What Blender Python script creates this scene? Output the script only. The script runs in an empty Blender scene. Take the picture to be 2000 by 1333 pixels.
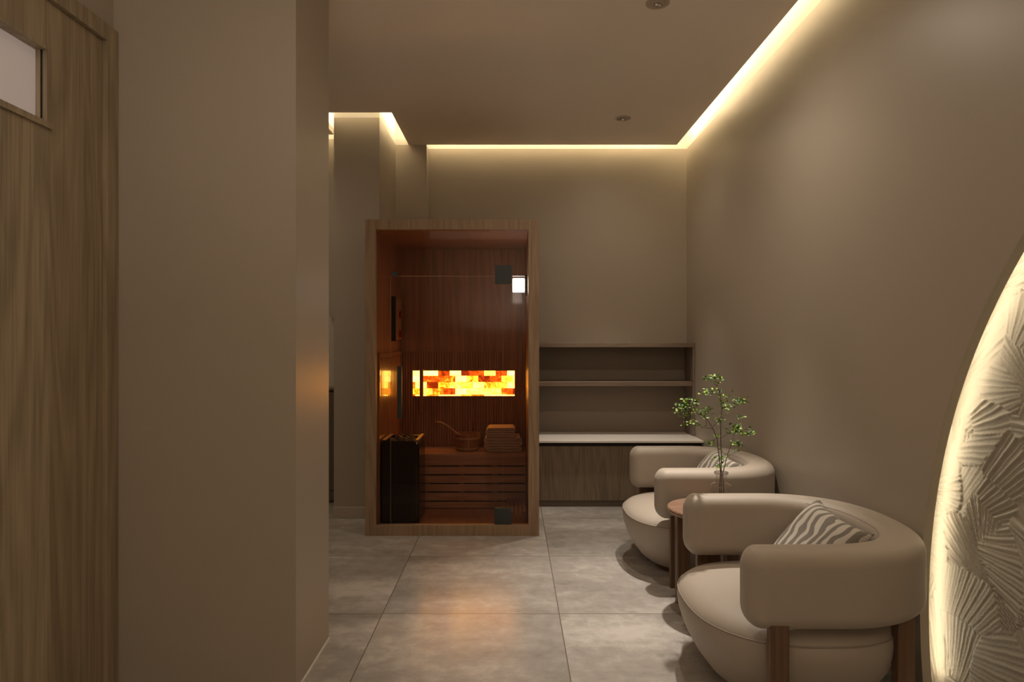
import bpy, bmesh, math, random
import numpy as np
from mathutils import Vector, Matrix
random.seed(7)
PI = math.pi
C = bpy.context.scene.collection
S = bpy.context.scene

# ------------------------------------------------------------------ materials
def mat(name, col=(.5,.5,.5), rough=.5, **k):
    m = bpy.data.materials.new(name); m.use_nodes = True
    b = m.node_tree.nodes['Principled BSDF']
    b.inputs['Base Color'].default_value = (*col, 1)
    b.inputs['Roughness'].default_value = rough
    for kk, v in k.items():
        b.inputs[kk.replace('_', ' ')].default_value = v
    return m
class G:
    def __init__(s, m): s.m = m; s.t = m.node_tree; s.b = s.t.nodes['Principled BSDF']
    def n(s, typ, **k):
        x = s.t.nodes.new(typ)
        for a, v in k.items(): setattr(x, a, v)
        return x
    def put(s, sock, v):
        if isinstance(v, bpy.types.NodeSocket): s.t.links.new(v, sock)
        else: sock.default_value = v
    def math(s, op, a, b=0.0, c=0.0):
        x = s.n('ShaderNodeMath', operation=op); s.put(x.inputs[0], a); s.put(x.inputs[1], b); s.put(x.inputs[2], c); return x.outputs[0]
    def coord(s, kind='Object'): return s.n('ShaderNodeTexCoord').outputs[kind]
    def mapping(s, v, scale=(1,1,1), loc=(0,0,0), rot=(0,0,0)):
        x = s.n('ShaderNodeMapping'); s.put(x.inputs['Vector'], v)
        x.inputs['Scale'].default_value = scale; x.inputs['Location'].default_value = loc; x.inputs['Rotation'].default_value = rot
        return x.outputs[0]
    def noise(s, v, scale=5, detail=4, dist=0, rough=.5):
        x = s.n('ShaderNodeTexNoise'); s.put(x.inputs['Vector'], v); x.inputs['Scale'].default_value = scale
        x.inputs['Detail'].default_value = detail; x.inputs['Distortion'].default_value = dist; x.inputs['Roughness'].default_value = rough
        return x.outputs[0]
    def ramp(s, f, stops):
        x = s.n('ShaderNodeValToRGB'); s.put(x.inputs[0], f); e = x.color_ramp.elements
        while len(e) < len(stops): e.new(.5)
        for i, (p, c) in enumerate(stops):
            e[i].position = p; e[i].color = (*c, 1) if len(c) == 3 else c
        return x.outputs[0]
    def mix(s, f, a, b, mode='MIX'):
        x = s.n('ShaderNodeMix', data_type='RGBA', blend_type=mode)
        s.put(x.inputs[0], f)
        s.put(x.inputs[6], a if isinstance(a, bpy.types.NodeSocket) else (*a, 1)); s.put(x.inputs[7], b if isinstance(b, bpy.types.NodeSocket) else (*b, 1))
        return x.outputs[2]
    def bump(s, h, strength=.2, dist=.01):
        x = s.n('ShaderNodeBump'); s.put(x.inputs['Height'], h); x.inputs['Strength'].default_value = strength; x.inputs['Distance'].default_value = dist
        s.t.links.new(x.outputs[0], s.b.inputs['Normal'])
    def base(s, c): s.t.links.new(c, s.b.inputs['Base Color'])

def wood(name, dark, light, rough=.45, axis='z', coarse=1.0, coat=0):
    m = mat(name, light, rough); g = G(m)
    if coat: g.b.inputs['Coat Weight'].default_value = coat; g.b.inputs['Coat Roughness'].default_value = .08
    sc = {'z': (1,1,.07), 'x': (.07,1,1), 'y': (1,.07,1)}[axis]
    v = g.mapping(g.coord(), tuple(a*coarse for a in sc))
    big = g.noise(v, 7, 3, .6)
    rings = g.math('FRACT', g.math('MULTIPLY', big, 9.0))
    rings = g.math('ABSOLUTE', g.math('SUBTRACT', rings, .5))
    sc2 = {'z': (1,1,.02), 'x': (.02,1,1), 'y': (1,.02,1)}[axis]
    v2 = g.mapping(g.coord(), tuple(a*coarse for a in sc2))
    fine = g.noise(v2, 160, 3, 0, .7)
    f = g.math('ADD', g.math('MULTIPLY', rings, .5), g.math('MULTIPLY', fine, .75))
    mid = tuple((a+b)/2 for a, b in zip(dark, light))
    g.base(g.ramp(f, [(.25, dark), (.5, mid), (.8, light)]))
    g.bump(fine, .12, .002)
    return m

WALLC = (.425,.368,.292)
M = {}
def paint(name, col, rough=.45, bump=.03):
    m = mat(name, col, rough); g = G(m)
    n = g.noise(g.coord(), 3, 3)
    g.base(g.mix(g.math('MULTIPLY', n, .25), col, tuple(c*.9 for c in col)))
    g.bump(g.noise(g.coord(), 220, 3), bump, .002)
    return m
M['wall'] = paint('taupe_paint', WALLC, .40)
M['ceil'] = paint('ceiling_paint', (.90,.815,.71), .6)
M['white'] = paint('white_paint', (.78,.74,.66), .6)
M['basebd'] = paint('baseboard_paint', (.50,.44,.37), .45)
M['door'] = wood('door_oak', (.225,.172,.107), (.45,.355,.235), .5, 'z', .9)
M['cabin'] = wood('cabin_oak', (.21,.135,.078), (.40,.265,.16), .5, 'z', .9)
M['cabin_h'] = wood('cabin_oak_cross', (.21,.135,.078), (.40,.265,.16), .5, 'z', .9)
M['cedar'] = wood('cedar', (.20,.088,.045), (.39,.18,.095), .4, 'z', .8, .35)
M['cedar_x_lit'] = wood('cedar_across_lit', (.29,.155,.095), (.52,.30,.19), .45, 'x', .8, .1)  # lighter than cedar: spotlight falling through the glass is put into the colour
M['slat'] = wood('polished_slat', (.22,.09,.045), (.42,.18,.085), .3, 'z', .8, .9)
M['cab'] = wood('cabinet_oak', (.12,.086,.056), (.25,.19,.128), .5, 'z', 1.2)
M['shelf'] = wood('shelf_oak', (.16,.11,.075), (.28,.20,.14), .5, 'x', 1)
M['shelfback'] = mat('shelf_back_laminate', (.24,.19,.145), .55)
M['walnut'] = wood('walnut', (.085,.045,.024), (.20,.112,.062), .4, 'z', 1.4, .1)
M['walnut_x'] = wood('walnut_top', (.17,.09,.055), (.33,.195,.13), .38, 'x', 1.4, .15)
M['marble'] = paint('pale_stone', (.84,.79,.72), .3, 0)
M['black'] = mat('black_glass', (.006,.006,.007), .22)
M['blackmetal'] = mat('black_metal', (.015,.015,.016), .45, Metallic=.6)
M['grey_metal'] = mat('dark_grey_metal', (.05,.058,.058), .45, Metallic=.5)
M['chrome'] = mat('chrome', (.75,.73,.7), .15, Metallic=1)
M['brown_metal'] = mat('bronze_ring', (.50,.41,.33), .5)
M['stone'] = mat('dark_stone', (.05,.042,.038), .6)
M['brushed'] = mat('warm_rail', (.42,.26,.13), .35)
M['towel'] = paint('grey_towel', (.50,.39,.30), .95, .8)
M['robe'] = paint('pale_towelling', (.55,.50,.44), .95, .5)
M['darkcab'] = mat('dark_cabinet', (.14,.105,.075), .5)
M['stem'] = mat('twig_bark', (.11,.065,.04), .7)
M['recess_shade'] = mat('recess_shade_paint', (.02,.016,.013), .8)  # near-black colour standing in for shade behind slats and under the counter

m = mat('upholstery', (.395,.335,.272), .58); g = G(m)
g.b.inputs['Sheen Weight'].default_value = .15
g.bump(g.noise(g.coord(), 350, 3), .06, .002); M['uph'] = m
M['seam'] = mat('seam_thread', (.30,.25,.20), .7)

# striped cushion
m = mat('striped_linen', (.5,.46,.4), .9); g = G(m)
v = g.mapping(g.coord(), (1,1,1), rot=(0,0,.35))
nz = g.noise(v, 7, 2)
sx = g.n('ShaderNodeSeparateXYZ'); g.put(sx.inputs[0], v)
w = g.math('ADD', g.math('MULTIPLY', sx.outputs[0], 21), g.math('MULTIPLY', nz, 2.6))
w = g.math('ADD', w, g.math('MULTIPLY', sx.outputs[1], 6))
w = g.math('ABSOLUTE', g.math('SUBTRACT', g.math('FRACT', w), .5))
thr = g.math('ADD', .12, g.math('MULTIPLY', g.noise(v, 11, 2), .28))
msk = g.math('GREATER_THAN', thr, w)
weave = g.noise(v, 420, 2)
c1 = g.mix(weave, (.60,.545,.465), (.44,.40,.335)); c2 = g.mix(weave, (.27,.235,.195), (.12,.105,.088))
g.base(g.mix(msk, c1, c2)); g.bump(weave, .35, .002); M['stripe'] = m

# leaves
m = mat('leaf_green', (.12,.26,.02), .6); g = G(m)
oi = g.noise(g.mapping(g.coord(), (1,1,1)), 55, 1)
g.base(g.ramp(oi, [(.38, (.025,.085,.01)), (.5, (.10,.25,.015)), (.66, (.42,.55,.04))]))
g.b.inputs['Subsurface Weight'].default_value = 0
M['leaf'] = m

# floor tiles
T = .777; TX0 = .2075; TY0 = 2.904
m = mat('concrete_tile', (.4,.36,.32), .3); g = G(m)
P = g.coord(); sx = g.n('ShaderNodeSeparateXYZ'); g.put(sx.inputs[0], P)
def joint(s0, off):
    u = g.math('DIVIDE', g.math('SUBTRACT', s0, off-50*T), T)
    f = g.math('FRACT', u); d = g.math('MINIMUM', f, g.math('SUBTRACT', 1.0, f))
    return g.math('LESS_THAN', d, .0022/T), g.math('FLOOR', u)
jx, ix = joint(sx.outputs[0], TX0); jy, iy = joint(sx.outputs[1], TY0)
J = g.math('MAXIMUM', jx, jy)
cv = g.n('ShaderNodeCombineXYZ'); g.put(cv.inputs[0], ix); g.put(cv.inputs[1], iy)
wn = g.n('ShaderNodeTexWhiteNoise'); g.put(wn.inputs[0], cv.outputs[0])
off = g.n('ShaderNodeVectorMath', operation='SCALE'); g.put(off.inputs[0], wn.outputs['Color']); off.inputs['Scale'].default_value = 9
vv = g.n('ShaderNodeVectorMath', operation='ADD'); g.put(vv.inputs[0], P); g.put(vv.inputs[1], off.outputs[0])
vs = g.mapping(vv.outputs[0], (.45,1.5,1))
a = g.noise(vs, 2.0, 9, .1, .6); b2 = g.noise(vv.outputs[0], 14, 6, .3, .6); fine = g.noise(vv.outputs[0], 260, 2)
f = g.math('ADD', g.math('MULTIPLY', a, .62), g.math('ADD', g.math('MULTIPLY', b2, .28), g.math('MULTIPLY', fine, .10)))
f = g.math('ADD', f, g.math('MULTIPLY', g.math('SUBTRACT', wn.outputs[0], .5), .05))
col = g.ramp(f, [(.36, (.27,.247,.218)), (.5, (.39,.358,.322)), (.62, (.57,.53,.485))])
g.base(g.mix(J, col, (.17,.14,.115)))
g.put(g.b.inputs['Roughness'], g.math('ADD', .15, g.math('MULTIPLY', f, .16)))
g.bump(g.math('SUBTRACT', g.math('MULTIPLY', f, .15), J), .12, .002); M['floor'] = m

# textured plaster
m = mat('combed_plaster', (.43,.39,.315), .6); g = G(m)
g.bump(g.noise(g.coord(), 130, 4, .4), .35, .003); M['plaster'] = m

# emissive
def emis(name, col, st):
    m = mat(name, (0,0,0), .6)
    b = m.node_tree.nodes['Principled BSDF']
    b.inputs['Emission Color'].default_value = (*col, 1); b.inputs['Emission Strength'].default_value = st
    return m
M['led'] = emis('led_tape', (1,.87,.64), 17)
M['lamp'] = emis('lamp_diffuser', (1,.97,.93), 13)
M['spotled'] = emis('downlight_lens', (1,.9,.78), 3)
M['frost'] = mat('frosted_pane', (.45,.40,.37), .5); b = M['frost'].node_tree.nodes['Principled BSDF']
b.inputs['Emission Color'].default_value = (1,.80,.70,1); b.inputs['Emission Strength'].default_value = .17

# salt bricks (local x along, z up)
m = mat('salt_bricks', (.5,.2,.05), .5); g = G(m)
P = g.coord(); sx = g.n('ShaderNodeSeparateXYZ'); g.put(sx.inputs[0], P)
row = g.math('FLOOR', g.math('DIVIDE', sx.outputs[2], .047))
fr = g.math('FRACT', g.math('DIVIDE', sx.outputs[2], .047))
xo = g.math('DIVIDE', g.math('ADD', sx.outputs[0], g.math('ADD', g.math('MULTIPLY', g.math('FRACT', g.math('MULTIPLY', row, .5)), .086), 5.0)), .086)
colm = g.math('FLOOR', xo); fc = g.math('FRACT', xo)
cv = g.n('ShaderNodeCombineXYZ'); g.put(cv.inputs[0], colm); g.put(cv.inputs[1], row)
wn = g.n('ShaderNodeTexWhiteNoise'); g.put(wn.inputs[0], cv.outputs[0])
off = g.n('ShaderNodeVectorMath', operation='SCALE'); g.put(off.inputs[0], wn.outputs['Color']); off.inputs['Scale'].default_value = 5
vv = g.n('ShaderNodeVectorMath', operation='ADD'); g.put(vv.inputs[0], P); g.put(vv.inputs[1], off.outputs[0])
nz = g.noise(g.mapping(vv.outputs[0], (1,1,1), rot=(0,.6,0)), 22, 3, 1.2)
val = g.math('ADD', g.math('MULTIPLY', g.math('POWER', wn.outputs[0], .8), .62), g.math('MULTIPLY', nz, .45))
colr = g.ramp(val, [(.22, (.55,.03,.002)), (.36, (1,.12,.004)), (.48, (1,.28,.010)), (.62, (1,.44,.040)), (.85, (1,.55,.095))])
stt = g.ramp(val, [(.22, (.06,)*3), (.42, (.22,)*3), (.65, (1,)*3)])
edge = g.math('MINIMUM', g.math('MINIMUM', fc, g.math('SUBTRACT', 1.0, fc)), g.math('MULTIPLY', g.math('MINIMUM', fr, g.math('SUBTRACT', 1.0, fr)), .55))
ed = g.math('GREATER_THAN', edge, .018)
st = g.math('MULTIPLY', stt, g.math('ADD', .45, g.math('MULTIPLY', ed, .55)))
g.t.links.new(colr, g.b.inputs['Emission Color'])
g.put(g.b.inputs['Emission Strength'], g.math('MULTIPLY', st, 12)); M['salt'] = m

# thin clear sheet glass: transparent + fresnel mirror reflection
def sheet(name, tint, ior=1.5, boost=1.0):
    m = bpy.data.materials.new(name); m.use_nodes = True; t = m.node_tree
    for n in list(t.nodes): t.nodes.remove(n)
    o = t.nodes.new('ShaderNodeOutputMaterial'); mx = t.nodes.new('ShaderNodeMixShader')
    tr = t.nodes.new('ShaderNodeBsdfTransparent'); gl = t.nodes.new('ShaderNodeBsdfGlossy'); lw = t.nodes.new('ShaderNodeLayerWeight'); lw.inputs[0].default_value = .5; pw = t.nodes.new('ShaderNodeMath'); pw.operation = 'POWER'; pw.inputs[1].default_value = 5; fr = t.nodes.new('ShaderNodeMath'); fr.operation = 'MULTIPLY_ADD'; fr.inputs[1].default_value = .9; fr.inputs[2].default_value = ((ior-1)/(ior+1))**2; t.links.new(lw.outputs['Facing'], pw.inputs[0]); t.links.new(pw.outputs[0], fr.inputs[0])
    tr.inputs[0].default_value = (*tint, 1); gl.inputs['Roughness'].default_value = .0; gl.inputs[0].default_value = (boost,)*3 + (1,)
    t.links.new(fr.outputs[0], mx.inputs[0]); t.links.new(tr.outputs[0], mx.inputs[1]); t.links.new(gl.outputs[0], mx.inputs[2]); t.links.new(mx.outputs[0], o.inputs[0])
    return m
M['glass'] = sheet('bronze_sheet_glass', (.90,.82,.76), 1.4, .4)
M['vase'] = sheet('clear_vase_glass', (.965,.96,.955), 1.45)

# ------------------------------------------------------------------ mesh helpers
def box(bm, x0, x1, y0, y1, z0, z1):
    vs = [bm.verts.new((x, y, z)) for x in (x0, x1) for y in (y0, y1) for z in (z0, z1)]
    for f in ((0,1,3,2), (4,6,7,5), (0,4,5,1), (2,3,7,6), (0,2,6,4), (1,5,7,3)): bm.faces.new([vs[i] for i in f])
def ring_loft(bm, rings, cap=True, closed=True):
    R = [[bm.verts.new(p) for p in r] for r in rings]
    n = len(R[0])
    for a, b in zip(R, R[1:]):
        for i in range(n if closed else n-1):
            bm.faces.new([a[i], a[(i+1) % n], b[(i+1) % n], b[i]])
    if cap:
        bm.faces.new(R[0][::-1]); bm.faces.new(R[-1])
def lathe(bm, prof, cx, cy, seg=40, cap=True):
    ring_loft(bm, [[(cx+r*math.cos(2*PI*i/seg), cy+r*math.sin(2*PI*i/seg), z) for i in range(seg)] for r, z in prof], cap)
def tube(bm, pts, rad, seg=8, closed=False):
    pts = [Vector(p) for p in pts]; n = len(pts); rs = rad if isinstance(rad, (list, tuple)) else [rad]*n
    rings = []; up = None
    for i, p in enumerate(pts):
        a = pts[i-1] if (i > 0 or closed) else p; b = pts[(i+1) % n] if (i < n-1 or closed) else p
        t = (b-a).normalized()
        if up is None: up = t.orthogonal().normalized()
        up = (up - t*up.dot(t)).normalized(); bi = t.cross(up)
        rings.append([p + (up*math.cos(2*PI*k/seg) + bi*math.sin(2*PI*k/seg))*rs[i] for k in range(seg)])
    if closed: rings.append(rings[0])
    ring_loft(bm, rings, not closed)
    if closed: bmesh.ops.remove_doubles(bm, verts=bm.verts, dist=1e-6)
def top(o):
    while o.parent: o = o.parent
    return o
def obj(name, bm, m, parent=None, bevel=0, smooth=False, subsurf=0, label=None, origin=None):
    bmesh.ops.recalc_face_normals(bm, faces=bm.faces)
    me = bpy.data.meshes.new(name)
    off = Vector(top(parent).location) if parent else (Vector(origin) if origin else Vector((0,0,0)))
    bmesh.ops.translate(bm, verts=bm.verts, vec=-off)
    bm.to_mesh(me); bm.free()
    me.materials.append(m if not isinstance(m, str) else M[m])
    for p in me.polygons: p.use_smooth = smooth
    o = bpy.data.objects.new(name, me); C.objects.link(o)
    if parent: o.parent = parent
    else: o.location = off
    if bevel:
        b = o.modifiers.new('bevel', 'BEVEL'); b.width = bevel; b.segments = 3; b.limit_method = 'ANGLE'; b.angle_limit = .6
    if subsurf:
        s = o.modifiers.new('sub', 'SUBSURF'); s.levels = s.render_levels = subsurf
    if label: o['label'] = label
    return o
def B(name, dims, m, parent=None, **k):
    bm = bmesh.new()
    for d in (dims if isinstance(dims[0], (tuple, list)) else [dims]): box(bm, *d)
    return obj(name, bm, m, parent, **k)
def thing(name, label, cat, loc, group=None):
    o = bpy.data.objects.new(name, None); C.objects.link(o); o.location = loc
    o.empty_display_size = .1
    o['label'] = label; o['category'] = cat
    if group: o['group'] = group
    return o
def tag(o, label, cat, group=None):
    o['label'] = label; o['category'] = cat
    if group: o['group'] = group
    return o
def struct(o): o['kind'] = 'structure'; return o
def copy_tree(o, parent=None):
    c = o.copy(); C.objects.link(c)
    if parent: c.parent = parent
    for ch in list(o.children): copy_tree(ch, c)
    return c

# ------------------------------------------------------------------ setting
ZC = 2.72; ZT = 2.97; XR = 1.38; YB = 5.22; YN = -1.7; XL = -1.361
struct(B('floor', (-3.2, 1.75, YN, 5.7, -.06, 0), 'floor'))
# dropped ceiling with the cove openings
SL = [(-.80, 1.276, YN, 5.112), (-3.2, -.80, YN, 4.391), (-3.2, -1.31, 4.391, 4.86)]
struct(B('ceiling', [(a, b, c, d, ZC, ZC+.045) for a, b, c, d in SL], 'ceil'))
struct(B('trim_1', (-3.2, 1.5, YN, 5.7, ZT, ZT+.05), 'white'))
struct(B('wall_back', (-.6615, XR+.02, YB, YB+.1, 0, ZC), 'wall'))
struct(B('wall_pier', (-.9015, -.6615, 5.116, YB+.1, 0, ZC), 'wall'))
struct(B('wall_column', (-1.211, -.9015, 4.49, YB+.1, 0, ZC), 'wall'))
struct(B('wall_far_left', (-3.2, -1.211, 4.97, 5.07, 0, ZC), 'wall'))
struct(B('wall_corridor', (-3.2, -3.1, YN, 4.97, 0, ZC), 'wall'))
struct(B('wall_rear', (-3.2, 1.75, YN-.1, YN, 0, ZC), 'wall'))
# white-painted recess above the dropped ceiling
struct(B('trim_2', [(-.6615, XR+.02, YB, YB+.1, ZC, ZT), (-.9015, -.6615, 5.116, YB+.1, ZC, ZT), (-1.211, -.9015, 4.49, YB+.1, ZC, ZT),
    (-3.2, -1.211, 4.97, 5.07, ZC, ZT), (XR, XR+.1, YN, YB, ZC, ZT)], 'white'))
# left block
struct(B('wall_block', (XL-.12, -.738, 2.256, 2.66, 0, ZC), 'wall'))
struct(B('wall_left', [(XL-.12, XL, YN, 1.275, 0, ZC), (XL-.12, XL, 1.275, 2.256, 2.23, ZC)], 'wall'))
struct(B('trim_3', (-.738, -.733, 2.256, 2.66, 0, .007), 'white'))
struct(B('baseboard_column', [(-1.215, -.9, 4.478, 4.49, 0, .073)], 'basebd', bevel=.002))
struct(B('baseboard_far_left', (-3.1, -1.23, 4.958, 4.97, 0, .077), 'basebd', bevel=.002))
# right wall: a board with a big round cut-out
HC = (.427, .294); HR = 1.807
bm = bmesh.new()
a0 = math.asin(-HC[1]/HR); N = 160
arc = [(HC[0]+HR*math.cos(a0+(PI-2*a0)*i/N), HC[1]+HR*math.sin(a0+(PI-2*a0)*i/N)) for i in range(N+1)]
arc[0] = (arc[0][0], 0); arc[-1] = (arc[-1][0], 0)
# strips from the arc to the board's outline, front and back faces plus the rim
def outl(y, z):
    dy, dz = y-HC[0], z-0.0
    t = min([((ZC)/dz) if dz > 1e-6 else 1e9, ((YB-HC[0])/dy) if dy > 1e-6 else 1e9, ((YN-HC[0])/dy) if dy < -1e-6 else 1e9])
    return (HC[0]+dy*t, dz*t)
inn = arc; out = [outl(*p) for p in arc]
# insert corner points
def corner_fix(inn, out):
    I, O = [inn[0]], [out[0]]
    for p, q in zip(zip(inn, out), zip(inn[1:], out[1:])):
        (i0, o0), (i1, o1) = p, q
        if abs(o0[0]-o1[0]) > 1e-4 and abs(o0[1]-o1[1]) > 1e-4:
            c = (YB if o0[0] > 0 and o0[0] > 3 else YN, ZC); I.append(((i0[0]+i1[0])/2, (i0[1]+i1[1])/2)); O.append(c)
        I.append(i1); O.append(o1)
    return I, O
inn, out = corner_fix(inn, out)
TB = .03
L = [[bm.verts.new((x, p[0], p[1])) for p in pts] for x, pts in ((XR, inn), (XR, out), (XR+TB, inn), (XR+TB, out))]
for i in range(len(inn)-1):
    bm.faces.new([L[0][i], L[1][i], L[1][i+1], L[0][i+1]]); bm.faces.new([L[2][i], L[2][i+1], L[3][i+1], L[3][i]])
    bm.faces.new([L[0][i], L[0][i+1], L[2][i+1], L[2][i]]); bm.faces.new([L[1][i], L[3][i], L[3][i+1], L[1][i+1]])
struct(obj('wall_right', bm, 'wall'))
# combed plaster wall behind the round opening (real relief)
XP = XR+TB+.055
rng = np.random.RandomState(5)
ys = np.concatenate([np.arange(-1.5, 1.55, .012), np.arange(1.55, 2.42, .0036)]); zs = np.arange(0, 1.75, .0036)
zs = np.concatenate([zs, np.arange(1.75, 2.25, .012)])
Yg, Zg = np.meshgrid(ys, zs, indexing='ij')
ns = 620
seeds = np.stack([rng.uniform(-1.7, 2.6, ns), rng.uniform(-.2, 2.5, ns)], 1)
ang = rng.uniform(0, PI, ns); fan = rng.uniform(.10, .5, ns); fr = rng.uniform(330, 520, ns)
wy = Yg+.003*np.sin(Zg*43); wz = Zg+.003*np.sin(Yg*37)
best = np.full(Yg.shape, 1e9); idx = np.zeros(Yg.shape, int)
for k in range(ns):
    # cells elongated across their own stroke direction give overlapping fan patches
    dy, dz = wy-seeds[k, 0], wz-seeds[k, 1]
    u = dy*math.cos(ang[k])+dz*math.sin(ang[k]); v = -dy*math.sin(ang[k])+dz*math.cos(ang[k])
    d = np.hypot(u*.75, v*1.25)
    mk = d < best; best[mk] = d[mk]; idx[mk] = k
A = ang[idx]; dy, dz = Yg-seeds[idx, 0], Zg-seeds[idx, 1]
u = dy*np.cos(A)+dz*np.sin(A)+fan[idx]; v = -dy*np.sin(A)+dz*np.cos(A)
th = v/np.maximum(u, .05)*fan[idx]*1.0
ph = th*fr[idx]+.25*np.sin(u*31+A*9)+.2*np.sin(u*77+A*5)+A*20
rid = np.maximum(0, np.sin(ph))**1.5 + .35*np.sin(ph*.53+A*3)
amp = .0034+.0022*np.sin(seeds[idx, 0]*41+seeds[idx, 1]*17)
H = amp*rid + .0022*np.sin(A*7) + rng.normal(0, .00018, Yg.shape)
X = XP - H
nv = Yg.size; co = np.stack([X, Yg, Zg], -1).reshape(-1, 3)
ny, nzz = Yg.shape
i = np.arange(nv).reshape(ny, nzz)
q = np.stack([i[:-1,:-1], i[:-1,1:], i[1:,1:], i[1:,:-1]], -1).reshape(-1, 4)
me = bpy.data.meshes.new('wall_plaster'); me.vertices.add(nv); me.vertices.foreach_set('co', co.ravel())
me.loops.add(q.size); me.loops.foreach_set('vertex_index', q.ravel().astype(np.int32))
me.polygons.add(len(q)); me.polygons.foreach_set('loop_start', np.arange(0, q.size, 4, dtype=np.int32)); me.polygons.foreach_set('loop_total', np.full(len(q), 4, dtype=np.int32))
me.update(); me.validate(); me.materials.append(M['plaster'])
for p in me.polygons: p.use_smooth = True
wp = bpy.data.objects.new('wall_plaster', me); C.objects.link(wp); struct(wp)
struct(B('baseboard_right', (XP-.022, XP-.008, -1.3, 2.205, 0, .081), 'basebd', bevel=.002))
# led tape behind the rim
bm = bmesh.new()
pts = []
for k in range(121):
    a = -.16+(PI+.32)*k/120; r = HR+.035
    y, z = HC[0]+r*math.cos(a), HC[1]+r*math.sin(a)
    if z > .02 : pts.append((XR+TB+.014, y, z))
tube(bm, pts, .006, 6)
led = obj('led_strip', bm, 'led', wp)

# ------------------------------------------------------------------ door on the left
d = struct(B('door_1', [(-1.40, -1.359, 1.34, 1.60, 0, 2.197), (-1.40, -1.359, 1.926, 2.19, 0, 2.197), (-1.40, -1.359, 1.60, 1.926, 0, 1.84), (-1.40, -1.359, 1.60, 1.926, 2.05, 2.197)], 'door'))
B('door_casing', [(-1.40, -1.343, 2.192, 2.254, 0, 2.254), (-1.40, -1.343, 1.278, 1.338, 0, 2.254), (-1.40, -1.343, 1.338, 2.192, 2.199, 2.254)], 'door', d, bevel=.0015)
B('glazing_bead', [(-1.3588, -1.351, 1.585, 1.944, 1.822, 1.8398), (-1.3588, -1.3555, 1.59, 1.934, 2.0502, 2.060), (-1.3588, -1.3555, 1.9262, 1.934, 1.84, 2.05)], 'door', d)
B('frosted_pane', (-1.396, -1.390, 1.6, 1.926, 1.84, 2.05), 'frost', d, label='frosted glass pane lit from behind')
B('pane_gasket', [(-1.3725, -1.3695, 1.922, 1.9258, 1.8402, 2.0498)], 'black', d)

# ------------------------------------------------------------------ sauna cabin
SX0, SX1, SY0, SY1, SZ = -.904, .167, 4.063, 5.045, 1.9496
IX0, IX1, IYB, IZ0, IZ1 = -.838, .101, 4.96, .03, 1.887
sa = thing('sauna_cabin', 'oak framed sauna cabin with bronze glass front and glowing brick panel inside', 'sauna', (-.3685, 4.55, 0))
B('front_frame', [(SX0, IX0, SY0, SY0+.05, 0, SZ), (IX1, SX1, SY0, SY0+.05, 0, SZ), (IX0, IX1, SY0, SY0+.05, 0, .066), (IX0, IX1, SY0, SY0+.05, IZ1, SZ)], 'cabin', sa, bevel=.0012)
B('side_wall', (SX0, IX0, SY0+.051, SY1, 0, SZ), 'cedar', sa)
B('side_wall', (IX1, SX1, SY0+.051, SY1, 0, SZ), 'cedar', sa)
B('back_wall', (IX0+.001, IX1-.001, IYB, SY1, 0, SZ-.001), 'cedar', sa)
B('roof', (IX0+.001, IX1-.001, SY0+.051, IYB-.001, IZ1, SZ-.001), 'cedar', sa)
B('floor_boards', (IX0+.001, IX1-.001, SY0+.051, IYB-.001, 0, IZ0), 'cedar', sa)
# slatted lining
PX0, PX1, PZ0, PZ1 = -.742, .019, .789, .977
bm = bmesh.new(); x = IX0+.004
while x < IX1-.016:
    if x+.014 > PX0-.012 and x < PX1+.012:
        box(bm, x, x+.0135, IYB-.014, IYB, .40, PZ0-.012); box(bm, x, x+.0135, IYB-.014, IYB, PZ1+.012, 1.12)
    else: box(bm, x, x+.0135, IYB-.014, IYB, .40, 1.12)
    x += .0195
obj('slat_lining', bm, 'cedar', sa)
bm = bmesh.new(); y = 4.125
while y < IYB-.06:
    box(bm, IX0, IX0+.012, y, y+.046, .04, 1.09); y += .058
obj('slat_lining', bm, 'slat', sa, bevel=.001)
B('trim_rail', [(IX0, IX0+.014, 4.12, IYB-.016, 1.095, 1.125)], 'slat', sa, bevel=.001)
sp = B('brick_panel', (PX0, PX1, IYB-.016, IYB-.002, PZ0, PZ1), 'salt', sa, label='backlit panel of orange and yellow salt bricks')
B('panel_frame', [(PX0-.012, PX0, IYB-.02, IYB-.001, PZ0-.012, PZ1+.012), (PX1, PX1+.012, IYB-.02, IYB-.001, PZ0-.012, PZ1+.012), (PX0, PX1, IYB-.02, IYB-.001, PZ1, PZ1+.012), (PX0, PX1, IYB-.02, IYB-.001, PZ0-.012, PZ0)], 'cedar', sa)
GY = 4.088
B('side_pane', (IX0, -.7525, GY, GY+.008, .066, 1.600), 'glass', sa)
B('side_pane', (-.0555, IX1, GY, GY+.008, .066, 1.600), 'glass', sa)
B('transom_pane', (IX0, IX1, GY, GY+.008, 1.603, IZ1), 'glass', sa)
gd = B('glass_door', (-.7505, -.0575, GY, GY+.008, .069, 1.600), 'glass', sa)
# bright polished glass edges
M['edge'] = mat('glass_edge', (.55,.36,.22), .2, Alpha=.55)
B('glass_edge', [(-.7515, -.7505, GY-.0005, GY+.0085, .069, 1.60), (-.0575, -.0565, GY-.0005, GY+.0085, .069, 1.60), (-.7505, -.0575, GY-.0005, GY+.0085, 1.6, 1.6025)], 'edge', gd)
bm = bmesh.new(); box(bm, -.702, -.674, GY-.05, GY-.034, .727, 1.047)
h = obj('handle', bm, 'grey_metal', gd, bevel=.003, label='dark grey bar handle')
for z in (.80, .975):
    bm = bmesh.new(); tube(bm, [(-.688, GY-.034, z), (-.688, GY+.014, z)], .007, 12); obj('handle_bolt', bm, 'chrome', h, smooth=True)

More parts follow.
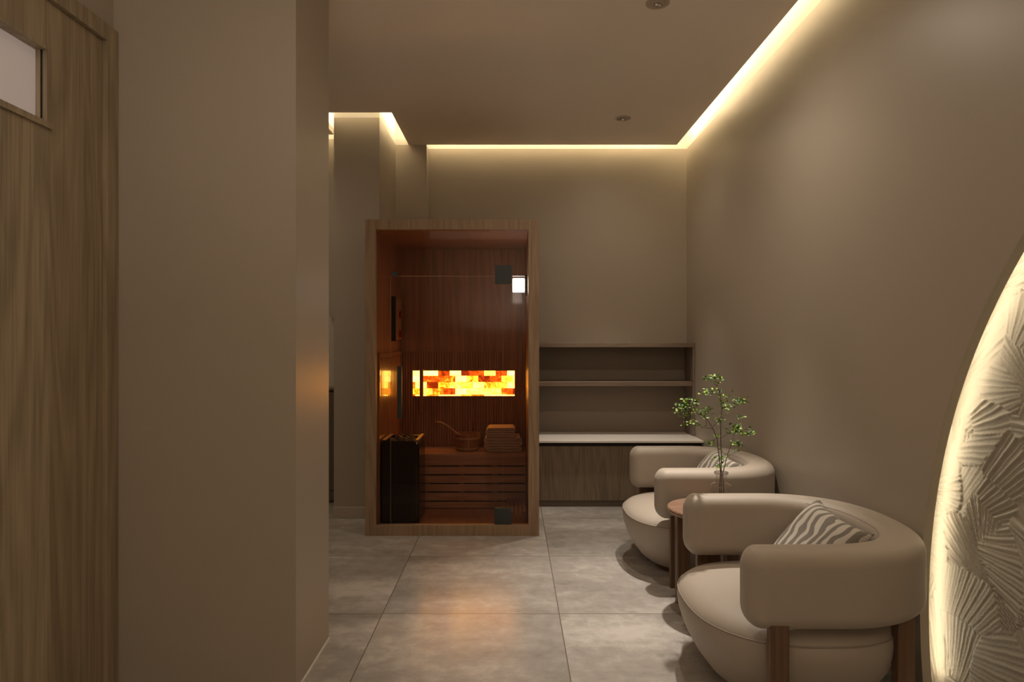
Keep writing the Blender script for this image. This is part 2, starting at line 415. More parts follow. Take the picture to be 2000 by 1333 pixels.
for nm, dm in (('hinge', (-.105, -.002, GY-.012, GY+.02, 1.552, 1.668)), ('hinge', (-.108, -.004, GY-.012, GY+.02, .067, .168)), ('latch', (-.742, -.708, GY-.01, GY+.018, 1.6, 1.628))):
    B(nm, dm, 'grey_metal', gd, bevel=.002, label='dark metal patch fitting')

# sauna lamp on the right interior wall
la = thing('sauna_lamp', 'bright white rectangular lamp glowing on upper right inside the sauna cabin', 'lamp', (.06, 4.33, 1.51))
B('diffuser', (.004, .082, 4.30, 4.36, 1.521, 1.609), 'lamp', la, bevel=.006)
B('back_plate', (.083, .1005, 4.28, 4.38, 1.50, 1.63), 'grey_metal', la, bevel=.002)

# thermometer strip in front of the bricks and gauge board on left wall
th_ = thing('sauna_thermometer', 'slim brown wooden thermometer strip hanging in front of the glowing bricks', 'thermometer', (-.675, 4.93, .66))
bm = bmesh.new(); box(bm, -.689, -.661, 4.922, 4.936, .662, .992); obj('board', bm, 'cedar', th_, bevel=.003)
bm = bmesh.new(); tube(bm, [(-.675, 4.916, .70), (-.675, 4.924, .70)], .005, 10); obj('screw', bm, 'chrome', th_)
gb = thing('gauge_board', 'narrow brown board with two dark red gauges on the sauna left wall', 'gauge', (-.825, 4.72, 1.2))
B('board', (-.837, -.812, 4.60, 4.86, 1.21, 1.50), 'cedar', gb, bevel=.003)
B('frame_edge', (-.838, -.808, 4.585, 4.599, 1.20, 1.51), 'blackmetal', gb)
M['redd'] = mat('dark_red_dial', (.16,.012,.008), .3)
for z in (1.39, 1.25):
    bm = bmesh.new(); prof = [(.0, 0), (.028, 0), (.028, .012), (.0, .012)]
    ring_loft(bm, [[(-.811+px, 4.77+r*math.cos(2*PI*k/24), z+r*math.sin(2*PI*k/24)) for k in range(24)] for r, px in ((.028, 0), (.028, .012), (.022, .015))])
    obj('gauge', bm, 'redd', gb, smooth=False)

# bench
be = thing('sauna_bench', 'slatted reddish wood bench across the back of the sauna cabin', 'bench', (-.37, 4.78, IZ0))
bm = bmesh.new(); n = 4; yy = 4.608; wdt = (IYB-.018-4.608)/n
for k in range(n): box(bm, IX0+.001+.012, IX1-.002, yy+k*wdt, yy+(k+1)*wdt-.006, .388, .412)
obj('seat_boards', bm, 'cedar_x_lit', be, bevel=.002)
zs_ = [.388-.083]
ylev = [911, 928, 945, 962, 979.6]
Zs = [1.2-(y-666.5)*4.612/1290 for y in ylev]
bm = bmesh.new(); up = .387
for z in Zs+[.036]:
    lo = z+.005 if z > .05 else .034
    box(bm, IX0+.014, IX1-.003, 4.608, 4.628, lo, up); up = z-.005
obj('front_slats', bm, 'cedar_x_lit', be, bevel=.0015)
for px in (834, 901.7, 966.4, 1029):
    X0 = (px-1000)*4.63/1290
    B('post', (max(X0-.017, IX0+.015), min(X0+.017, IX1-.004), 4.6285, 4.66, IZ0+.001, .387), 'cedar', be)
B('shadow_board', (IX0+.02, IX1-.006, 4.75, 4.76, IZ0+.001, .387), 'recess_shade', be)

# heater
he = thing('sauna_heater', 'black glass fronted sauna heater filled with stones beside the bench', 'heater', (-.705, 4.275, IZ0))
HX0, HX1, HY0, HY1 = -.822, -.581, 4.125, 4.43
bm = bmesh.new()
def rrect(x0, x1, y0, y1, r, z, k=6):
    p = []
    for cx, cy, a in ((x1-r, y1-r, 0), (x0+r, y1-r, PI/2), (x0+r, y0+r, PI), (x1-r, y0+r, 1.5*PI)):
        for j in range(k+1): p.append((cx+r*math.cos(a+PI/2*j/k), cy+r*math.sin(a+PI/2*j/k), z))
    return p
ring_loft(bm, [rrect(HX0, HX1, HY0, HY1, .022, z) for z in (.062, .066, .555)], cap=False)
ring_loft(bm, [rrect(HX0, HX1, HY0, HY1, .022, .555), rrect(HX0+.01, HX1-.01, HY0+.01, HY1-.01, .016, .572), rrect(HX0+.03, HX1-.03, HY0+.03, HY1-.03, .012, .570), rrect(HX0+.03, HX1-.03, HY0+.03, HY1-.03, .012, .50)], cap=False)
f = bm.faces.new([bm.verts.new(p) for p in rrect(HX0+.03, HX1-.03, HY0+.03, HY1-.03, .012, .50)])
f = bm.faces.new([bm.verts.new(p) for p in rrect(HX0, HX1, HY0, HY1, .022, .062)])
bmesh.ops.remove_doubles(bm, verts=bm.verts, dist=1e-5)
obj('body', bm, 'black', he)
B('front_panel', (HX0+.012, HX1-.018, HY0-.004, HY0+.001, .075, .545), 'black', he, bevel=.0015)
B('side_rail', [(HX1-.028, HX1-.006, HY0+.02, HY1-.01, .5725, .580)], 'brushed', he, bevel=.002, label='light wooden rail')
B('side_rail', [(HX0+.006, HX0+.028, HY0+.02, HY1-.01, .5725, .580)], 'brushed', he, bevel=.002, label='light wooden rail')
for fx in (HX0+.02, HX1-.05):
    for fy in (HY0+.02, HY1-.05): B('foot', (fx, fx+.03, fy, fy+.03, IZ0, .064), 'blackmetal', he)
rr = random.Random(3)
bm = bmesh.new()
for k in range(60):
    x = rr.uniform(HX0+.05, HX1-.05); y = rr.uniform(HY0+.05, HY1-.05); z = .535+rr.uniform(0, .034); s = rr.uniform(.014, .024)
    mtx = Matrix.Translation((x, y, z)) @ Matrix.Rotation(rr.uniform(0, 3), 4, 'Z') @ Matrix.Rotation(rr.uniform(0, 3), 4, 'X') @ Matrix.Diagonal((s*1.3, s, s*.75, 1))
    r_ = bmesh.ops.create_icosphere(bm, subdivisions=2, radius=1, matrix=mtx)
    for v_ in r_['verts']: v_.co += Vector((rr.uniform(-1, 1), rr.uniform(-1, 1), rr.uniform(-1, 1)))*.0022
st = obj('stones', bm, 'stone', he, label='heap of dark heater stones'); st['kind'] = 'stuff'

# bucket + ladle
bx, by = -.322, 4.765
bu = thing('sauna_bucket', 'small round wooden bucket standing on the sauna bench left of the towels', 'bucket', (bx, by, .412))
bm = bmesh.new(); seg = 64
def stave(r, z, inner=False):
    return [(bx+(r-(.0012 if k % 4 == 0 and not inner else 0))*math.cos(2*PI*k/seg), by+(r-(.0012 if k % 4 == 0 and not inner else 0))*math.sin(2*PI*k/seg), z) for k in range(seg)]
ring_loft(bm, [stave(.080, .4125), stave(.084, .44), stave(.0935, .535), stave(.084, .535, 1), stave(.077, .44, 1), stave(.074, .43, 1)])
obj('body', bm, 'cedar', bu)
for z, r in ((.432, .0838), (.505, .0912)):
    bm = bmesh.new(); ring_loft(bm, [[(bx+q*math.cos(2*PI*k/48), by+q*math.sin(2*PI*k/48), zz) for k in range(48)] for q, zz in ((r, z-.006), (r+.002, z-.006), (r+.003, z+.006), (r, z+.006))], cap=False); obj('hoop', bm, 'brushed', bu, smooth=False)
bm = bmesh.new(); box(bm, bx+.002, bx+.03, by+.078, by+.09, .49, .602); obj('handle', bm, 'cedar', bu, bevel=.006)
ld = thing('ladle', 'thin curved pale ladle leaning out of the wooden bucket', 'ladle', (bx-.03, by, .50))
bm = bmesh.new()
P0 = [(bx-.02, by-.01, .49), (bx-.05, by-.015, .522), (bx-.095, by-.02, .556), (bx-.15, by-.02, .595), (bx-.19, by-.02, .616), (bx-.228, by-.02, .618)]
tube(bm, P0, [.004, .004, .0045, .005, .006, .0045], 8); obj('handle', bm, 'brushed', ld, smooth=True)
bm = bmesh.new(); lathe(bm, [(.004, .455), (.024, .462), (.032, .478), (.034, .492), (.031, .492), (.028, .478), (.003, .462)], bx-.012, by-.005, 24); obj('bowl', bm, 'brushed', ld, smooth=True)

# folded towels (long rolled folds, seen from their end)
def towel(x0, x1, y0, y1, z0, layers, label, lead):
    t = thing('folded_towel', label, 'towel', ((x0+x1)/2, (y0+y1)/2, z0), 'towels stacked on the sauna bench')
    hgt = lead; th = hgt/layers; bm = bmesh.new()
    # serpentine folded profile in x-z, extruded along y
    path = []
    for k in range(layers):
        z = z0+th*(k+.5); ins = th*.5 + .002*(k % 2)
        xs = np.linspace(x0+ins, x1-ins, 12)
        if k % 2: xs = xs[::-1]
        path += [(float(x), z+.0012*math.sin(x*60+k)) for x in xs]
        if k < layers-1:
            ex = path[-1][0]; sg = 1 if k % 2 == 0 else -1
            for a in (-.9, -.3, .3, .9):
                path.append((ex+sg*th*.5*math.cos(a), z+th*.5+th*.5*math.sin(a)))
    hw = th*.42
    L_, R_ = [], []
    for i, p in enumerate(path):
        a = path[max(i-1, 0)]; b = path[min(i+1, len(path)-1)]
        dx, dz = b[0]-a[0], b[1]-a[1]; l = math.hypot(dx, dz) or 1
        L_.append((p[0]-dz/l*hw, p[1]+dx/l*hw)); R_.append((p[0]+dz/l*hw, p[1]-dx/l*hw))
    loop = L_+R_[::-1]
    rings = []
    for y, s in ((y0+.004, .8), (y0, 1), (y1, 1)):
        rings.append([(px, y, pz) for px, pz in loop])
    rings = rings[1:]
    ring_loft(bm, rings, cap=False)
    n = len(path); vs = list(bm.verts); 
    for rI in (0, 1):
        base = rI*2*n
        for i in range(n-1):
            bm.faces.new([vs[base+i], vs[base+i+1], vs[base+2*n-2-i], vs[base+2*n-1-i]])
    obj('fold', bm, 'towel', t, bevel=0)
    # outer wrap layer
    bm = bmesh.new(); r = hgt/2
    prof = []
    for a in np.linspace(PI/2, 1.5*PI, 12): prof.append((x0+r+math.cos(a)*(r+.002), z0+r+math.sin(a)*(r+.001)))
    inn_ = []
    for a in np.linspace(1.5*PI, PI/2, 12): inn_.append((x0+r+math.cos(a)*(r-.008), z0+r+math.sin(a)*(r-.006)))
    lp = [(x1-.01, z0+hgt+.002)]+prof+inn_+[(x1-.01, z0+hgt-.006)]
    ring_loft(bm, [[(a, y, b) for a, b in lp] for y in (y0-.003, y1+.003)])
    obj('wrap', bm, 'towel', t)
    return t
towel(-.193, .066, 4.68, 4.90, .4135, 5, 'larger grey-brown folded towel lying directly on the sauna bench, lower of two', .098)
towel(-.185, .018, 4.69, 4.89, .5155, 4, 'smaller grey-brown folded towel on top of the larger towel, upper of two', .066)

# slatted duckboard at lower right
du = thing('slatted_footrest', 'small slatted wooden footrest on the sauna floor beside the lower door hinge', 'footrest', (.03, 4.35, IZ0))
bm = bmesh.new()
for k in range(5): box(bm, -.035+k*.026, -.035+k*.026+.020, 4.20, 4.55, .10, .115)
obj('slats', bm, 'cedar', du, bevel=.002)
B('rail', (-.035, .093, 4.205, 4.225, IZ0+.001, .0995), 'cedar', du); B('rail', (-.035, .093, 4.52, 4.54, IZ0+.001, .0995), 'cedar', du)

# ------------------------------------------------------------------ shelf unit, counter, cabinet
sh = thing('wall_shelf', 'open oak shelf unit on the back wall between sauna cabin and right wall', 'shelf', (.8, 5.1, .5))
B('shelf_board', (.19, XR-.002, 4.973, YB-.006, 1.153, 1.186), 'shelf', sh, bevel=.0015)
B('shelf_board', (.19, XR-.018, 4.975, YB-.006, .860, .893), 'shelf', sh, bevel=.0015)
B('side_panel', (XR-.017, XR-.002, 4.976, YB-.006, .484, 1.152), 'shelfback', sh)
B('side_panel', (.19, .205, 4.976, YB-.006, .484, .859), 'shelfback', sh)
B('side_panel', (.19, .205, 4.976, YB-.006, .894, 1.152), 'shelfback', sh)
B('back_panel', (.206, XR-.018, YB-.0055, YB-.001, .484, 1.152), 'shelfback', sh)
ct = B('countertop', (.19, XR-.002, 4.747, YB-.002, .467, .482), 'marble', bevel=.0015, origin=(.8, 4.98, .467)); tag(ct, 'long pale stone countertop over the oak cabinet under the shelves', 'countertop')
cb = thing('base_cabinet', 'low oak cabinet with a plain vertical-grained front under the pale countertop', 'cabinet', (.56, 4.98, 0))
B('body', [(.19, .955, 4.80, YB-.004, .045, .44)], 'cab', cb)
B('plinth', (.20, .95, 4.79, YB-.01, 0, .0445), 'darkcab', cb)
B('counter_shade_strip', (.19, .955, 4.78, YB-.004, .4405, .4665), 'recess_shade', cb)  # dark strip painting the shadow gap below the countertop
B('door', (.192, .953, 4.775, 4.799, .046, .440), 'cab', cb, bevel=.0012)
B('back_panel', (.956, XR-.004, YB-.02, YB-.004, 0, .4665), 'darkcab', cb)
B('knee_shade_strip', (.956, XR-.004, 4.80, 4.82, .40, .4665), 'recess_shade', cb)  # dark strip painting the shade in the open knee space

# ------------------------------------------------------------------ downlights
def downlight(x, y, label, tilt):
    t = thing('ceiling_downlight', label, 'downlight', (x, y, ZC), 'recessed ceiling downlights')
    bm = bmesh.new(); r = .052
    lathe(bm, [(r, ZC-.0005), (r, ZC-.004), (r-.004, ZC-.006), (r-.014, ZC-.006), (r-.016, ZC-.002), (r-.016, ZC-.0005)], x, y, 48, cap=False); obj('ring', bm, 'brown_metal', t, smooth=True)
    bm = bmesh.new(); lathe(bm, [(.001, ZC-.003), (.016, ZC-.003), (.026, ZC-.001), (.036, ZC-.0008)], x, y, 40, cap=False); obj('reflector', bm, 'brown_metal', t, smooth=True)
    bm = bmesh.new()
    c = Vector((x+.0, y+.006, ZC-.008)); bmesh.ops.create_uvsphere(bm, u_segments=20, v_segments=12, radius=1, matrix=Matrix.Translation(c) @ Matrix.Rotation(tilt, 4, 'Z') @ Matrix.Diagonal((.019, .011, .006, 1)))
    obj('lens', bm, 'chrome', t, smooth=True)
    return t
downlight(.757, 4.50, 'small round recessed ceiling downlight, the farther one near the back wall cove', 0)
downlight(.655, 2.965, 'round recessed ceiling downlight, the nearer one at the top edge of the photo', .5)

# ------------------------------------------------------------------ armchairs
def upholstered_band(cx, cy):
    # plan centreline of the U, arms pointing to -X
    xa, xs_, A_, B_ = .705, .975, .335, .343
    pts = []
    for x in np.linspace(xa, xs_, 9)[:-1]: pts.append((x, -B_))
    ex = 2.45
    for a in np.linspace(-PI/2, PI/2, 41):
        c_, s_ = math.cos(a), math.sin(a)
        pts.append((xs_+A_*abs(c_)**(2/ex), B_*math.copysign(abs(s_)**(2/ex), s_)))
    for x in np.linspace(xs_, xa, 9)[1:]: pts.append((x, B_))
    # resample evenly + dense ends
    P_ = [Vector((p[0], p[1])) for p in pts]
    L_ = [0]
    for a, b in zip(P_, P_[1:]): L_.append(L_[-1]+(b-a).length)
    tot = L_[-1]
    def at(s):
        s = min(max(s, 0), tot)
        for i in range(len(L_)-1):
            if L_[i+1] >= s: 
                f = (s-L_[i])/max(L_[i+1]-L_[i], 1e-9); return P_[i].lerp(P_[i+1], f)
        return P_[-1]
    r = .052; ss = [r*(1-math.cos(a)) for a in np.linspace(0, PI/2, 9)]
    mid = list(np.linspace(r, tot-r, 70))[1:-1]
    S_ = ss+mid+[tot-q for q in ss[::-1]]
    rings = []; hh = .120; zc = .570-hh
    inner_top = []
    for s in S_:
        p = at(s); t = (at(s+.012)-at(s-.012))
        t.normalize(); nrm = Vector((t.y, -t.x))      # outward
        d_ = min(s, tot-s); ins = 0 if d_ >= r else r-math.sqrt(max(r*r-(r-d_)**2, 0))
        back = math.sin(PI*s/tot)**2
        hw = .065+.012*back
        rad = .05
        W, Hh = max(hw-ins, .004), max(hh-ins, .004); rc = max(min(rad-ins*.4, W, Hh)*.98, .003)
        ring = []
        for sxn, szn, a0_ in ((1, 1, 0), (-1, 1, PI/2), (-1, -1, PI), (1, -1, 1.5*PI)):
            for j in range(9):
                a = a0_+PI/2*j/8
                u = sxn*(W-rc)+rc*math.cos(a); w_ = szn*(Hh-rc)+rc*math.sin(a)
                # back leans: the top is a little further out than the foot
                ring.append((cx+p.x+nrm.x*u, cy+p.y+nrm.y*u, zc+w_))
        rings.append(ring)
        if .29*tot < s < .71*tot:
            u = -(W-rc*.35); inner_top.append((cx+p.x+nrm.x*u, cy+p.y+nrm.y*u, zc+Hh-rc*.26))
    return rings, inner_top
def seat_rings(cx, cy, prof, n=72, ex=2.5):
    out_ = []
    for z, s in prof:
        r_ = []
        for k in range(n):
            a = 2*PI*k/n; c_, s_ = math.cos(a), math.sin(a)
            x = .345*math.copysign(abs(c_)**(2/ex), c_); y = .372*math.copysign(abs(s_)**(2/ex), s_)
            r_.append((cx+x*s, cy+y*s, z))
        out_.append(r_)
    return out_
def make_chair(cy, label):
    t = thing('armchair', label, 'armchair', (1.0, cy, 0), 'beige barrel armchairs along the right wall')
    rings, seam = upholstered_band(0, cy)
    bm = bmesh.new(); ring_loft(bm, rings); obj('backrest', bm, 'uph', t, smooth=True)
    bm = bmesh.new(); tube(bm, seam, .0016, 6); obj('seam', bm, 'seam', t, smooth=True)
    sc = (.958, cy)
    bm = bmesh.new()
    prof = [(.028, .58), (.034, .66), (.06, .76), (.10, .85), (.14, .915), (.18, .96), (.215, .988), (.245, .999), (.268, .992), (.284, .965), (.297, .92), (.309, .84), (.318, .72), (.324, .55), (.327, .35), (.328, .15)]
    ring_loft(bm, seat_rings(sc[0], sc[1], prof)); obj('seat', bm, 'uph', t, smooth=True)
    bm = bmesh.new(); tube(bm, seat_rings(sc[0], sc[1], [(.272, .992)])[0], .0024, 6, closed=True); obj('seam', bm, 'seam', t, smooth=True)
    bm = bmesh.new(); ring_loft(bm, seat_rings(sc[0], sc[1], [(0.0, .55), (.0275, .55)])); obj('base', bm, 'walnut', t)
    for x, yy in ((.797, -.386), (.797, .386)):
        B('leg', (x-.029, x+.029, cy+yy-.014, cy+yy+.014, 0, .40), 'walnut', t, bevel=.003)
    for x, yy in ((1.215, -.312), (1.215, .312)):
        B('leg', (x-.026, x+.026, cy+yy-.020, cy+yy+.020, 0, .40), 'walnut', t, bevel=.003)
    return t
ch = make_chair(2.365, 'beige barrel armchair with wooden legs in the foreground, nearest the round glowing recess')
c2 = copy_tree(ch); c2.location.y += 1.235; c2['label'] = 'beige barrel armchair farther back, between the round side table and the countertop'

# cushions
def cushion(label, yc):
    w_, h_ = .40, .31
    t = thing('cushion', label, 'cushion', (1.10, yc, .345), 'striped cushions on the armchairs')
    n = 26; bm = bmesh.new()
    topc = Vector((1.185, yc+.0, .560)); bot = Vector((1.005, yc, .352))
    U = Vector((0, 1, 0)); V = (topc-bot).normalized(); Nn = U.cross(V)
    rr = random.Random(4)
    for side in (1, -1):
        grid = []
        for i in range(n+1):
            row = []
            for j in range(n+1):
                a = -1+2*i/n; b_ = -1+2*j/n
                puff = ((1-a**4)*(1-b_**4))**.55
                pin = 1-.10*(1-abs(b_)**2)*abs(a)**3; pin2 = 1-.13*(1-abs(a)**2)*abs(b_)**3
                x = a*w_/2*pin; y = b_*h_/2*pin2
                zz = side*.052*puff + .004*math.sin(a*5+b_*3)*puff
                row.append((x, y, zz))
            grid.append(row)
        vs = [[bm.verts.new(p) for p in row] for row in grid]
        for i in range(n):
            for j in range(n): bm.faces.new([vs[i][j], vs[i+1][j], vs[i+1][j+1], vs[i][j+1]])
    bmesh.ops.remove_doubles(bm, verts=bm.verts, dist=1e-4)
    bmesh.ops.recalc_face_normals(bm, faces=bm.faces)
    me = bpy.data.meshes.new('cover'); bm.to_mesh(me); bm.free(); me.materials.append(M['stripe'])
    for p in me.polygons: p.use_smooth = True
    o = bpy.data.objects.new('cover', me); C.objects.link(o); o.parent = t
    R = Matrix((U, V, Nn)).transposed().to_4x4()
    ctr = (topc+bot)/2
    o.matrix_local = Matrix.Translation(ctr-Vector(t.location)) @ Matrix.Rotation(.06, 4, 'X') @ R
    return t
cu = cushion('grey and cream striped cushion in the nearest armchair', 2.385)
cu2 = copy_tree(cu); cu2.location.y += 1.235; cu2['label'] = 'grey and cream striped cushion in the farther armchair behind the glass vase'

# ------------------------------------------------------------------ side table, vase, branches
tx, ty = .893, 2.975
tb = thing('side_table', 'small round walnut side table between the two armchairs', 'side table', (tx, ty, 0))
bm = bmesh.new(); lathe(bm, [(.176, .425), (.186, .43), (.19, .438), (.19, .445), (.186, .450)], tx, ty, 72); obj('tabletop', bm, 'walnut_x', tb, smooth=False)
for a in (2.62, 4.5, .45):
    lx, ly = tx+.125*math.cos(a), ty+.125*math.sin(a)
    bm = bmesh.new()
    ring_loft(bm, [rrect(lx-.031, lx+.031, ly-.022, ly+.022, .008, z) for z in (0, .4245)])
    obj('leg', bm, 'walnut', tb)
vx, vy = .944, 2.98
va = thing('vase', 'clear glass bottle vase with short neck on the round side table', 'vase', (vx, vy, .45))
bm = bmesh.new()
lathe(bm, [(.002, .4505), (.044, .4505), (.048, .456), (.048, .54), (.046, .551), (.038, .557), (.027, .560), (.0255, .566), (.0255, .596), (.029, .600), (.0295, .608), (.027, .611),
   (.0245, .608), (.0235, .60), (.0235, .566), (.025, .5585), (.037, .554), (.044, .548), (.0455, .538), (.0455, .46), (.042, .457), (.002, .457)], vx, vy, 48)
obj('body', bm, 'vase', va, smooth=True)
bm = bmesh.new(); ring_loft(bm, [[(vx+q*math.cos(2*PI*k/40), vy+q*math.sin(2*PI*k/40), zz) for k in range(40)] for q, zz in ((.0297, .600), (.031, .602), (.031, .608), (.0297, .610))], cap=False)
M['rim'] = mat('vase_rim', (.30,.24,.20), .25, Alpha=.55); obj('rim', bm, 'rim', va, smooth=True)

pl = thing('leafy_branches', 'thin twigs with small green leaves standing in the glass vase', 'branches', (vx, vy, .46))
def pt(cx_, cy_, dy=0):      # local plan of the twigs: a, b across and up from the vase mouth
    return Vector((vx+(cx_-571)*.000522, vy+dy, .611-(cy_-985)*.000522))
stems = [
 [(575,1235,0),(572,985,0),(578,850,.01),(575,700,.015),(580,545,.02),(590,430,.02),(565,330,.01),(540,250,0),(522,170,0)],
 [(560,1230,.01),(568,985,.005),(535,800,-.02),(510,690,-.04),(465,600,-.06),(405,520,-.08),(345,475,-.10),(240,430,-.13),(120,410,-.15)],
 [(590,1225,-.01),(580,1000,-.005),(600,970,.01),(640,860,.03),(690,760,.05),(730,660,.07),(800,665,.08),(870,675,.10),(950,668,.11)],
 [(465,600,-.06),(380,590,-.05),(300,565,-.04),(230,580,-.04)],
 [(580,545,.02),(640,490,.04),(700,440,.06),(770,405,.07),(845,370,.08)],
 [(575,700,.015),(625,665,0),(670,625,-.02),(700,590,-.03)],
 [(640,865,.03),(690,835,.02),(735,808,.02)],
 [(405,560,-.07),(405,500,-.05),(420,450,-.04),(470,435,-.03)],
 [(465,580,-.06),(500,540,-.07),(540,520,-.08)],
 [(565,330,.01),(520,315,.02),(470,320,.03),(400,325,.04)],
 [(567,370,.01),(620,350,.02),(680,325,.03)],
 [(540,250,0),(490,210,.01),(440,190,.01),(405,165,.02)],
 [(522,690,-.03),(480,700,-.04),(430,715,-.05)],
 [(345,475,-.10),(300,400,-.12),(280,350,-.12),(220,330,-.13)],
 [(240,430,-.13),(200,470,-.13),(170,500,-.14)],
 [(690,760,.05),(740,755,.06),(800,780,.05)],
 [(575,800,.01),(545,770,.03),(480,750,.04)],
 [(730,660,.07),(780,600,.08),(800,540,.09)],
 [(578,880,.01),(605,870,.03),(625,860,.03)], [(560,940,0),(535,930,-.02),(515,945,-.02)]]
rl = random.Random(11)
fol = bmesh.new()
def leaf(p, d, s):
    d = d.normalized(); up = Vector((rl.uniform(-.6, .6), rl.uniform(-.6, .6), 1)).normalized()
    sd = d.cross(up).normalized(); nn = sd.cross(d)
    prof = [(0, 0), (.22, .26), (.5, .36), (.78, .24), (1, 0)]
    L1 = [p+d*(t*s)+sd*(w*s)+nn*(.10*s*w/.36) for t, w in prof[1:-1]]; L2 = [p+d*(t*s)-sd*(w*s)+nn*(.10*s*w/.36) for t, w in prof[1:-1]]
    mid = [p+d*(t*s) for t, w in prof]
    vm = [fol.verts.new(q) for q in mid]; v1 = [fol.verts.new(q) for q in L1]; v2 = [fol.verts.new(q) for q in L2]
    for V_ in (v1, v2):
        fol.faces.new([vm[0], V_[0], vm[1]]); fol.faces.new([vm[1], V_[0], V_[1], vm[2]]); fol.faces.new([vm[2], V_[1], V_[2], vm[3]]); fol.faces.new([vm[3], V_[2], vm[4]])
for k, s_ in enumerate(stems):
    ps = [pt(*q) for q in s_]
    main = k < 3
    r0, r1 = (.0024, .0009) if main else (.0011, .0005)
    bm = bmesh.new()
    tube(bm, ps, [r0+(r1-r0)*i/(len(ps)-1) for i in range(len(ps))], 6)
    obj('stem' if main else 'twig', bm, 'stem', pl, smooth=True)
    start = {0: 5, 1: 5, 2: 5}.get(k, 0 if k > 12 else 1)
    for a, b_ in list(zip(ps, ps[1:]))[start:]:
        nl = max(3, int((b_-a).length/.0052))
        for i in range(nl):
            p = a.lerp(b_, rl.random()) + Vector((rl.gauss(0, .006), rl.gauss(0, .008), rl.gauss(0, .005)))
            leaf(p, (b_-a).normalized()*.6+Vector((rl.gauss(0, 1), rl.gauss(0, 1), rl.gauss(0, .45))), rl.uniform(.010, .018))
# denser sprays
for cx_, cy_, dy, rx_, rz_, nn_ in ((520,180,0,65,45,26),(480,300,.02,45,35,14),(215,370,-.13,95,50,42),(180,430,-.13,90,55,34),(440,450,-.04,55,35,22),(500,520,-.07,45,30,14),(300,560,-.04,75,25,18),
    (770,390,.07,65,40,24),(640,420,.04,50,35,16),(660,610,-.02,55,35,20),(745,650,.07,50,20,14),(860,670,.09,70,30,26),(520,670,-.03,28,22,9),(740,755,.06,50,28,17),(600,345,.02,30,20,6),(800,540,.09,35,30,6),(530,890,.02,30,25,6),(600,880,.03,30,25,6),(560,940,.0,50,22,8),(450,190,.01,35,25,9),(440,700,-.05,35,18,7)):
    for i in range(int(nn_*1.4)):
        a = rl.uniform(0, 2*PI); q = math.sqrt(rl.random())
        leaf(pt(cx_+rx_*q*math.cos(a), cy_+rz_*q*math.sin(a), dy+rl.gauss(0, .018)), Vector((rl.gauss(0, 1), rl.gauss(0, 1), rl.gauss(0, .45))), rl.uniform(.010, .019))
obj('foliage', fol, 'leaf', pl, smooth=False, label='small oval green and yellow-green leaves')

# ------------------------------------------------------------------ slit view to the left of the column
hc = thing('wall_cabinet', 'dark low wall cabinet glimpsed in the gap left of the column', 'cabinet', (-1.65, 4.88, .10))
B('body', (-2.1, -1.24, 4.86, 4.955, .10, .82), 'darkcab', hc); B('door', (-2.095, -1.67, 4.845, 4.859, .105, .815), 'darkcab', hc, bevel=.001); B('door', (-1.665, -1.245, 4.845, 4.859, .105, .815), 'darkcab', hc, bevel=.001)
bm = bmesh.new()
for k, row in enumerate(np.linspace(.835, 1.40, 14)):
    pass
rings = []
for z in np.linspace(.835, 1.40, 16):
    f = (z-.835)/.565; hwid = .16*(1-f**3*.75); r_ = []
    for q in range(48):
        a = 2*PI*q/48
        fold = 1+.18*math.sin(a*7+z*4)*(1-f*.5)
        r_.append((-1.40+hwid*math.cos(a)*(1+.05*math.sin(a*5)), 4.925+.028*fold*math.sin(a), z))
    rings.append(r_)
ring_loft(bm, rings)
rb = thing('hanging_robe', 'pale robe hanging on the wall in the gap left of the column', 'robe', (-1.4, 4.925, .835))
obj('cloth', bm, 'robe', rb, smooth=True)
bm = bmesh.new(); tube(bm, [(-1.40, 4.97, 1.42), (-1.40, 4.93, 1.42), (-1.40, 4.92, 1.395)], .006, 8); obj('hook', bm, 'blackmetal', rb, smooth=True)

# ------------------------------------------------------------------ lights
def area(name, loc, rot, sx_, sy_, power, col=(1, .82, .55), spread=PI):
    l = bpy.data.lights.new(name, 'AREA'); l.shape = 'RECTANGLE'; l.size = sx_; l.size_y = sy_; l.energy = power; l.color = col; l.spread = spread
    o = bpy.data.objects.new(name, l); C.objects.link(o); o.location = loc; o.rotation_euler = rot; return o
WARM = (1, .86, .60)
CP = 8.0      # watts per metre of cove tape
zc = ZC+.06
def cove(x0, y0, x1, y1, dirx, diry):
    L_ = math.hypot(x1-x0, y1-y0)
    a = area('cove_tape', ((x0+x1)/2, (y0+y1)/2, zc), (0, 0, 0), L_ if x0 != x1 else .02, .02 if x0 != x1 else L_, CP*L_, WARM)
    # tape lies on the slab and shines up and toward the wall
    if dirx: a.rotation_euler = (0, PI-dirx*.9, 0)
    else: a.rotation_euler = (PI+diry*.9, 0, 0)
cove(1.235, YN, 1.235, 5.08, 1, 0)
cove(-.62, 5.07, 1.24, 5.07, 0, 1)
cove(-1.25, 4.35, -.80, 4.35, 0, 1)
cove(-.76, 4.40, -.76, 5.07, -1, 0)
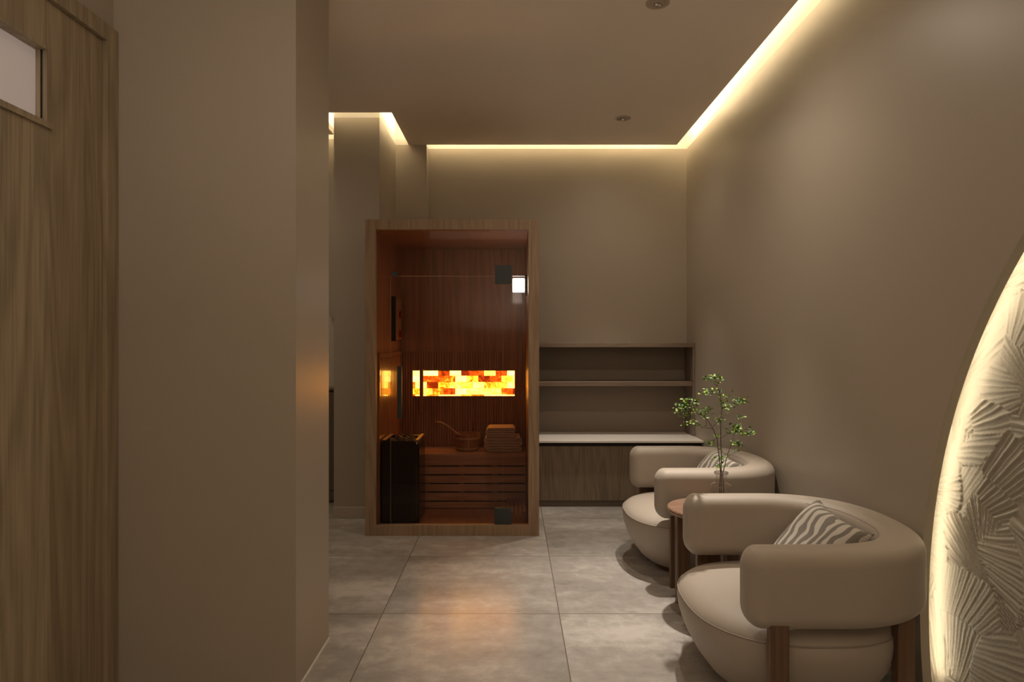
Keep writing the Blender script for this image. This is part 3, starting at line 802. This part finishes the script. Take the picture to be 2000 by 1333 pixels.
cove(-1.35, 4.42, -1.35, 4.80, 1, 0)
cove(-2.6, 4.82, -1.35, 4.82, 0, 1)
def spot(name, loc, tgt, power, ang_, blend=.6, size=.02, col=(1, .86, .70)):
    l = bpy.data.lights.new(name, 'SPOT'); l.energy = power; l.spot_size = ang_; l.spot_blend = blend; l.shadow_soft_size = size; l.color = col
    o = bpy.data.objects.new(name, l); C.objects.link(o); o.location = loc
    o.rotation_euler = (Vector(tgt)-Vector(loc)).to_track_quat('-Z', 'Y').to_euler(); return o
for x, y, e in ((.757, 4.50, 10), (.655, 2.965, 34)):
    spot('downlight_beam', (x, y, ZC-.03), (x, y, 0), e, 2.8, 1)
spot('downlight_beam', (.757, 4.50, ZC-.03), (.72, 4.55, 0), 85, 1.0, 1, .03, (1, .90, .78))
spot('downlight_beam', (.96, 3.62, ZC-.05), (.58, 2.95, 0), 262, .86, 1, .03, (1, .90, .79))  # unseen source without a fixture, read from the table and chair shadows
area('added_room_fill', (-.55, .9, 2.6), (0, 0, 0), .8, .8, 4, (1, .90, .78))  # soft fill added above the room, belongs to no fixture
area('added_upward_fill', (-.2, -1.0, 1.32), (PI, 0, 0), 1.0, .8, 33, (1, .86, .72))  # unseen fill added behind the camera to brighten the ceiling
area('added_corridor_fill', (-2.2, 3.6, 2.6), (0, 0, 0), .8, .8, 10, (1, .82, .62))  # soft fill added in the side corridor, no lamp there
w = bpy.data.worlds.new('world'); S.world = w; w.use_nodes = True
w.node_tree.nodes['Background'].inputs[0].default_value = (1, .85, .7, 1); w.node_tree.nodes['Background'].inputs[1].default_value = .05

# ------------------------------------------------------------------ camera + view
cam = bpy.data.cameras.new('camera'); co_ = bpy.data.objects.new('camera', cam); C.objects.link(co_)
cam.sensor_width = 36; cam.lens = 1290/2000*36; cam.clip_start = .02
co_.location = (0, 0, 1.2); co_.rotation_euler = (PI/2, 0, 0); S.camera = co_
S.view_settings.view_transform = 'Standard'; S.view_settings.look = 'None'; S.view_settings.exposure = 0; S.view_settings.gamma = 1
